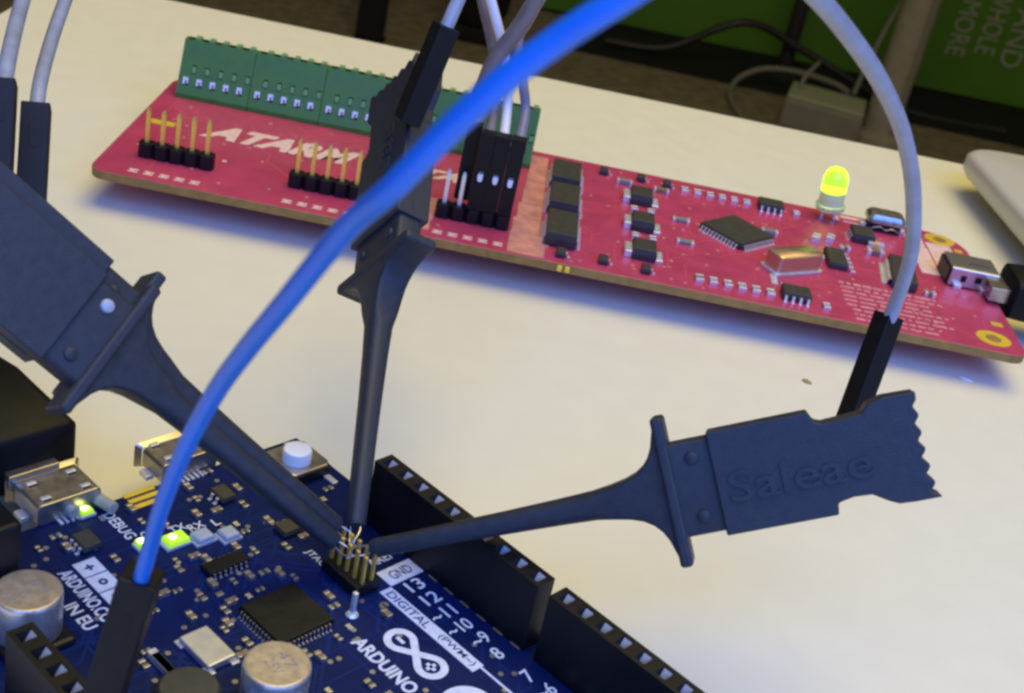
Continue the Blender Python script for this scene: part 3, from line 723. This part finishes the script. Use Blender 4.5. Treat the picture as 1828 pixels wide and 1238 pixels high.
# white printing
Z = T+.056
def at(t, x, y, W, H, turn=False, m='silkblue', z=Z, bold=.01):
    return text('lettering', t, (x, -y, W, H), z, ard, m, rz=math.pi/2 if turn else 0, extrude=.012, bold=bold)
for k, t in enumerate(('13', '12', '~11', '~10', '~9', '8')): at(t, 28.95+2.54*k, 6.3 if len(t) < 3 else 6.9, {1: 1.0, 2: 2.1, 3: 3.1}[len(t)], 1.75, True)
for k, t in enumerate(('7', '~6', '~5', '4', '~3', '2')): at(t, 45.8+2.54*k, 6.0, {1: 1.0, 2: 2.1}[len(t)], 1.75, True)
at('AREF', 23.6, 6.6, 3.4, 1.2, True)
patch('printed_label', [(25.2, -8.6, 27.7, -3.9)], 'silkblue', .066, ard); at('GND', 26.45, 6.2, 2.9, 1.35, True, 'inkdark', Z+.014)
patch('printed_label', [(27.8, -10.35, 42.2, -8.75)], 'silkblue', .066, ard); at('DIGITAL', 31.6, 9.55, 6.4, 1.05, m='inkdark', z=Z+.014); at('(PWM~)', 39.0, 9.55, 5.2, 1.05, m='inkdark', z=Z+.014)
patch('printed_rule', [(42.2, -9.3, 62, -9.05)], 'silkblue', .066, ard)
patch('printed_tick', [(24.0+2.54*k-.8, -3.95, 24.0+2.54*k+.2, -3.8+.35) for k in range(2)]+[(29.2+2.54*k-.7, -3.95, 29.2+2.54*k+.6, -3.62) for k in range(6)], 'caps', .066, ard)
at('ARDUINO', 36.5, 17.1, 8.9, 1.7, bold=.03)
at('DEBUG', 4.3, 27.0, 5.0, 1.3); at('ON', 7.0, 25.2, 1.7, 1.1, True); at('RX', 8.5, 20.2, 1.9, 1.15, True); at('TX', 7.8, 22.1, 1.9, 1.15, True); at('L', 9.0, 18.0, .8, 1.15, True)
at('JTAG', 19.7, 12.6, 3.0, 1.15)
at('ARDUINO.CC', 12.2, 35.6, 8.6, 1.5, bold=.02); at('IN EU', 14.7, 37.6, 4.2, 1.4, bold=.02)
patch('printed_label', [(7.5, -34.4, 9.9, -31.9), (10.1, -34.4, 12.6, -31.9), (12.8, -34.4, 15.2, -31.9)], 'silkblue', .066, ard)
at('+', 8.7, 33.15, 1.0, 1.0, m='inkdark', z=Z+.014, bold=.05); at('o', 11.35, 33.15, 1.0, 1.0, m='inkdark', z=Z+.014, bold=.05); at('>', 14.0, 33.15, 1.0, 1.0, m='inkdark', z=Z+.014, bold=.05)
# the looped emblem: two rings joined, minus and plus inside
b = MB(); cxs, cys, hw = 37.0, -13.4, .40
c_, R_ = 2.32, 1.36; al = math.asin(R_/c_)
right = [(c_+R_*math.cos(q_), R_*math.sin(q_)) for q_ in [(math.pi/2+al)-(math.pi+2*al)*k/26 for k in range(27)]]
left = [(-x, y) for x, y in right]
P_ = [Vector((cxs+x, cys+y)) for x, y in right]+[Vector((cxs, cys))]+[Vector((cxs+x, cys+y)) for x, y in left]+[Vector((cxs, cys))]
n = len(P_)
for k in range(n):
    a, c = P_[k], P_[(k+1) % n]
    ta = (P_[(k+1) % n]-P_[k-1]).normalized(); tc = (P_[(k+2) % n]-P_[k]).normalized()
    na, nc = Vector((-ta.y, ta.x))*hw, Vector((-tc.y, tc.x))*hw
    zz = Z+.010+(.004 if k > n/2 else 0)
    b.quad([(a.x-na.x, a.y-na.y, zz), (c.x-nc.x, c.y-nc.y, zz), (c.x+nc.x, c.y+nc.y, zz), (a.x+na.x, a.y+na.y, zz)])
b.build('emblem', 'silkblue', ard)
patch('emblem_sign', [(34.1, -13.6, 35.2, -13.2), (38.7, -13.6, 39.9, -13.2), (39.1, -14.0, 39.5, -12.8)], 'silkblue', .066, ard)
MB().lathe(45.6, -14.2, [(3.0, Z), (3.0, Z+.012)], 36).build('printed_disc', 'silkblue', ard)
at('ZERO', 45.6, 14.2, 4.2, 1.3, m='inkdark', z=Z+.014)

# ---- plug in the micro USB receptacle of the blue board
cw, sw_ = math.cos(-0.67456), math.sin(-0.67456)
def aw(x, y, z): return (ARD[0]+cw*x+sw_*y, ARD[1]+sw_*x-cw*y, ARD[2]+T+z)
mp = empty('usb_plug', aw(-4.7, 31.9, 2.6), -0.67456)
tag(mp, 'black USB cable plug pushed into the steel socket of the blue board', 'usb plug')
MB().loft([[(x, y, z) for y, z in [(px, 1.2+pz) for px, pz in rrect(hy, hz, r)]] for x, hy, hz, r in ((-1.1, 5.0, 3.2, .8), (-1.6, 5.6, 3.7, 1.0), (-14, 5.7, 3.9, 1.2), (-24, 4.6, 3.2, 1.4), (-27, 3.2, 2.6, 1.3))]).build('plug_body', 'usbplug', mp, smooth=True)
MB().box(-1.4, .0, -2.9, 2.9, -.9, .9).build('plug_shell', 'steel', mp, bevel=.1)
MB().tube([(-26, 0, 0), (-45, 2, 0), (-80, 14, -3.5), (-130, 40, -4.9), (-220, 120, -4.9)], 2.2, 12).build('cord', 'usbplug', mp, smooth=True)

# ================================================================== TEST CLIPS
def make_clip(label, Tp, ax, wv, zv, L=66.0, scale=1.0, thick=4.4, roll=0.0, pale=False):
    r = bpy.data.objects.new('test_clip', None); C.objects.link(r); r.empty_display_size = .2
    X, Y, Zv = Vector(ax).normalized(), Vector(wv).normalized(), Vector(zv).normalized()
    RR = Matrix.Rotation(roll, 3, X); Y = RR @ Y; Zv = RR @ Zv
    r.matrix_world = Matrix(((X.x, Y.x, Zv.x, Tp[0]*S), (X.y, Y.y, Zv.y, Tp[1]*S), (X.z, Y.z, Zv.z, Tp[2]*S), (0, 0, 0, 1))) @ Matrix.Scale(scale, 4)
    tag(r, label, 'test clip', 'black spring hook clips gripping the debug pins')
    ht = thick/2
    # plunger: slim shaft that flares into the finger flange
    prof = [(1.0, .85, .85), (1.4, 1.0, 1.0), (8, 1.1, 1.1), (16, 1.22, 1.22), (22, 1.38, 1.35), (26, 1.55, 1.5), (28, 1.75, 1.65), (29.6, 2.05, 1.8), (30.9, 2.5, 1.85), (31.9, 3.15, 1.9), (32.6, 3.95, 1.9), (33.1, 4.9, 1.9), (33.4, 5.9, 1.9), (33.7, 6.9, 1.9)]
    MB().loft([[(x, y, z) for y, z in rrect(hy, hz, min(hy, hz)*(.75 if x < 27 else .28), 4)] for x, hy, hz in prof]).build('plunger', 'clip', r, smooth=True)
    MB().box(33.65, 35.0, -7.9, 7.9, -2.1, 2.1).build('finger_flange', 'clip', r, bevel=.4, seg=3)
    MB().loft([[(x, y, z) for y, z in rrect(4.95, ht-.55, .5, 3)] for x in (35.0, 39.2)]).build('neck', 'clip', r, smooth=True)
    for y in (-3.0, 3.1):
        for sgn in (1, -1):
            b = MB(); n = 12
            b.loft([[(37.1+rr*math.cos(2*math.pi*i/n), y+rr*math.sin(2*math.pi*i/n), sgn*(ht-.57+hh)) for i in range(n)] for rr, hh in ((.75, 0), (.65, .28), (.3, .42))]); b.build('rivet', 'palerivet' if (pale and y < 0 and sgn > 0) else 'clip', r, smooth=True)
    e = L
    hp = [(39.0, -5.4), (e-10.2, -5.4), (e-10.0, -4.2), (e-8.4, -3.9), (e-6.6, -4.0), (e-5.2, -4.9), (e-4.2, -5.4), (e-2.6, -5.5)]
    hp += [(e+.1, -5.5)]
    for k in range(6):
        y0 = -4.7+1.72*k; xx = e-.25-.5*math.cos(y0/5.4*1.2)
        hp += [(xx-.42, y0), (xx+.12, y0+.62), (xx+.10, y0+.95)]
    hp += [(e-.4, 5.3)]
    hp += [(e-3.6, 5.4), (e-5.2, 5.0), (e-6.0, 4.2), (e-10.0, 4.0), (e-10.7, 4.3), (e-11.2, 5.4), (39.0, 5.4)]
    MB().prism(hp, -ht, ht).build('handle', 'clip', r, bevel=.2, seg=3)
    for y in (-5.42, 5.42): MB().box(40, e-11.8, y-.05, y+.05, -.22, .22).build('mould_seam', 'clip', r)
    if not pale: text('lettering', 'Saleae', (0, 0, 14.5, 3.2), 0, r, 'clip', extrude=.24, bold=.01, local=Matrix.Translation(Vector((47.5, -.6, ht-.02))*S))
    # sprung wire hooks that grip the pin
    for sgn in (1, -1):
        MB().tube([(2.0, .35*sgn, .3*sgn), (.4, .5*sgn, .3*sgn), (-.9, .45*sgn, .2), (-1.5, -.15*sgn, .1), (-1.3, -.5*sgn, 0)], .10, 8).build('hook', 'solder', r, smooth=True)
    return r
def ortho(a, b):
    a = Vector(a).normalized(); b = Vector(b); b = (b-a*a.dot(b)).normalized(); return a, b, a.cross(b)
ra, rw_, rz_ = ortho(Vector((18.94, 114.21, 23.79))-Vector((-10.74, 113.11, 9.0)), (-0.415, 0.433, 0.80))
make_clip('black hook clip lying out over the bare desk with raised lettering on its broad side', (-10.74, 113.11, 9.0), ra, rw_, rz_, 60.6, 0.962)
make_clip('black hook clip standing upright between the two circuit boards, seen edge on', (-12.05, 114.77, 9.5), (-0.1368, 0.8567, 0.4973), (-0.5059, 0.3712, -0.7787), (-0.8517, -0.358, 0.3826), 64.0)
LEFT_T = Vector((-13.07, 112.77, 9.0)); LEFT_F = Vector((-37.4, 107.2, 30.2))
la, lw, lz = ortho(LEFT_F-LEFT_T, (0.44, 0.60, 0.67)); lz = -lz; lw = -lw
lsc = (LEFT_F-LEFT_T).length/34.5; LR = math.radians(18)
if lz.dot(fw) > 0: lz, lw = -lz, -lw
make_clip('black hook clip with a pale rivet over the white button, in front of its twin', LEFT_T, la, lw, la.cross(lw), 66, lsc, roll=LR, pale=True)
T2 = Vector((-13.3, 114.9, 9.4))
make_clip('black hook clip half hidden behind the clip with the pale rivet', T2, la, lw, la.cross(lw), 66, lsc, roll=LR, pale=False)

# ================================================================== JUMPER WIRES
def jumper(name, label, pts, r, m, h0, h1, group=None, pin=None, hw=1.27, roll=0.0, window=False):
    """one lead: insulated wire plus the black housing whose top is h0 and foot is h1"""
    h0, h1 = Vector(h0), Vector(h1)
    root = bpy.data.objects.new(name, None); C.objects.link(root); root.empty_display_size = .2
    Zx = (h0-h1); Ln = Zx.length; Zx.normalize()
    ref = Vector((0, -1, 0)); ref = (ref-Zx*ref.dot(Zx)).normalized()
    ref = Matrix.Rotation(roll, 3, Zx) @ ref
    Yx = -ref; Xx = Yx.cross(Zx)
    mw = Matrix(((Xx.x, Yx.x, Zx.x, h1.x*S), (Xx.y, Yx.y, Zx.y, h1.y*S), (Xx.z, Yx.z, Zx.z, h1.z*S), (0, 0, 0, 1)))
    root.matrix_world = mw
    tag(root, label, 'jumper wire', group)
    b = MB(); q = hw-.05
    if window:
        b.panel((-q, -q, 0), (1, 0, 0), (0, 0, 1), 2*q, Ln, [(q-.62, Ln*.36, q+.62, Ln*.36+2.0)], .7, 0, 1, 1)
        b.quad([(q, q, 0), (-q, q, 0), (-q, q, Ln), (q, q, Ln)]); b.quad([(-q, q, 0), (-q, -q, 0), (-q, -q, Ln), (-q, q, Ln)]); b.quad([(q, -q, 0), (q, q, 0), (q, q, Ln), (q, -q, Ln)])
        b.quad([(-q, -q, Ln), (q, -q, Ln), (q, q, Ln), (-q, q, Ln)]); b.quad([(-q, q, 0), (q, q, 0), (q, -q, 0), (-q, -q, 0)])
        b.build('connector_housing', ['housing', 'darkfab'], root)
        MB().loft([[(x*k, -q+.55-.12*(1-k), z) for x, z in ((-.42, Ln*.36+.2), (.42, Ln*.36+.2), (.42, Ln*.36+1.8), (-.42, Ln*.36+1.8))] for k in (1, .8)]).build('crimp', 'tin', root)
        MB().loft([[(px*.42, -q-.06+d, Ln*.36+.3+pz) for px, pz in ((-1, .45), (-.6, 0), (.6, 0), (1, .45), (1, 1.3), (-1, 1.3))] for d in (.35, 0)]).build('latch', 'button', root)
    else:
        b.box(-q, q, -q, q, 0, Ln); b.build('connector_housing', 'housing', root, bevel=.15)
        MB().box(-.5, .5, -q-.03, -q+.2, Ln*.62, Ln*.8).build('latch', 'housing', root, bevel=.05)
    inv = mw.inverted()
    W_ = [inv @ (Vector(p)*S)/S for p in pts]
    W_ = [Vector((0, 0, Ln-2))]+[Vector(p) for p in W_[1:]] if True else W_
    MB().tube(W_, r, 14, sub=8).build('insulated_wire', m, root, smooth=True)
    if pin: MB().box(-.32, .32, -.32, .32, -pin, .2).build('pin', 'tin', root)
    return root
G = 'jumper wires plugged onto the pins'
jumper('jumper_wire', 'thick bright blue jumper wire arching across the whole scene', [(-24.2, 80.9, 27.2), (-23.4, 79.4, 30.7), (-22.0, 77.1, 37.1), (-19.9, 74.2, 44.4), (-17.6, 71.4, 50.9), (-15.2, 68.1, 56.4), (-12.5, 64.3, 62.1), (-9.2, 60.1, 69.0), (-6.9, 57.1, 72.9), (-4.6, 55.8, 76.8), (-2.7, 55.5, 79.5), (-0.8, 55.5, 81.7), (1.3, 55.5, 83.8), (4.0, 55.8, 86.4), (8.8, 57.9, 90.3), (30, 72, 98), (60, 90, 100)],
       .65, 'wblue', (-24.2, 80.9, 27.2), aw(33.9, 47.3, 8.6), None, pin=4, hw=1.55)
jumper('jumper_wire', 'pale grey jumper wire looping down to the clip over the bare desk', [(40.1, 137.3, 37.5), (40.0, 136.2, 39.6), (38.8, 133.2, 46.8), (35.5, 128.5, 54.9), (31.1, 122.1, 62.0), (25.7, 114.1, 68.3), (19.8, 105.7, 73.8), (15.1, 98.7, 77.6), (9.5, 91.7, 81.5), (3.3, 84.6, 85.2), (-8, 74, 90)],
       .80, 'wgrey', (40.1, 137.3, 37.5), (38.4, 131.6, 24.2), roll=.5)
jumper('jumper_wire', 'pale grey jumper wire entering the head of the upright clip', [(-15.7, 158.0, 52.9), (-15.4, 159.8, 54.2), (-14.6, 162.9, 57.9), (-13.5, 169.7, 64.3), (-12.7, 180.1, 73.1), (-8, 200, 90), (0, 240, 110)],
       .85, 'wgrey', (-15.7, 158.0, 52.9), (-18.3, 155.3, 41.0), roll=.5, hw=1.4)
jumper('jumper_wire', 'mottled grey jumper wire on the half hidden clip above the left desk corner', [(-53.7, 130.2, 43.2), (-55.0, 134.1, 44.1), (-58.2, 145.0, 45.5), (-60.6, 155.2, 47.7), (-63.3, 168.8, 51.9), (-66.9, 183.4, 58.1), (-75, 210, 75)],
       .80, 'wgrey', (-53.7, 130.2, 43.2), (-51.0, 122.6, 33.2), roll=.4, hw=1.5)
jumper('jumper_wire', 'grey jumper wire plugged into the clip with the pale rivet, leftmost of all wires', [(-54.4, 123.5, 47.7), (-56.4, 129.5, 48.2), (-60.0, 140.3, 49.4), (-62.1, 148.2, 51.6), (-65.5, 161.6, 55.5), (-68.9, 173.0, 59.8), (-80, 200, 75)],
       .85, 'wgrey', (-54.4, 123.5, 47.7), (-51.8, 116.5, 38.6), roll=.4, hw=1.4)
ca, sa = math.cos(0.03484), math.sin(0.03484)
def rw(x, y, z): return (-66.775+ca*x-sa*y, 205.805+sa*x+ca*y, 5.0+T+z)
B = 'jumper wires bundled on the red board header'
def hpos(i, dy=0, z0=2.7, lean=0.0, dz=0): return rw(H3[i]+lean, 2.33+dy, 16.2+dz), rw(H3[i], 2.33+dy, z0+dz)
a, c = hpos(1, 2.6, 2.7, .2, .3)
jumper('jumper_wire', 'taupe jumper wire slanting across the others, its housing set back behind a bare pin', [a, (-14.2, 218.0, 25.1), (-13.8, 219.4, 27.7), (-12.8, 219.5, 32.3), (-9.7, 218.5, 39.0), (-7.4, 217.6, 45.7), (-3, 219.2, 56.0), (10, 225, 80)], 1.45, 'wbrown', a, c, B)
a, c = hpos(2, 0, 2.7, .2)
jumper('jumper_wire', 'thin taupe jumper wire running up just behind the white one', [a, (-11.4, 218.3, 23.6), (-12.0, 221.5, 27.5), (-14.2, 224.5, 33.1), (-16.9, 225.4, 39.0), (-20.1, 228.7, 45.2), (-26, 236, 60)], .85, 'wbrown', a, c, B, window=True)
a, c = hpos(3, 0, 2.7, .2)
jumper('jumper_wire', 'white jumper wire in the middle of the grey bundle', [a, (-9.2, 217.6, 24.3), (-10.0, 218.8, 28.7), (-12.0, 220.5, 34.1), (-14.9, 221.3, 40.0), (-17.9, 222.3, 46.1), (-24, 228, 62)], .85, 'wwhite', a, c, B, window=True)
a, c = hpos(4, 0, 2.7, .2)
jumper('jumper_wire', 'violet grey jumper wire next to the end of the green terminals', [a, (-6.2, 217.9, 24.9), (-7.5, 219.0, 29.2), (-9.4, 222.3, 33.2), (-9.8, 224.7, 37.8), (-7.6, 226.9, 44.1), (-5.1, 230.0, 49.9), (0, 240, 70)], .85, 'wviolet', a, c, B, window=True)
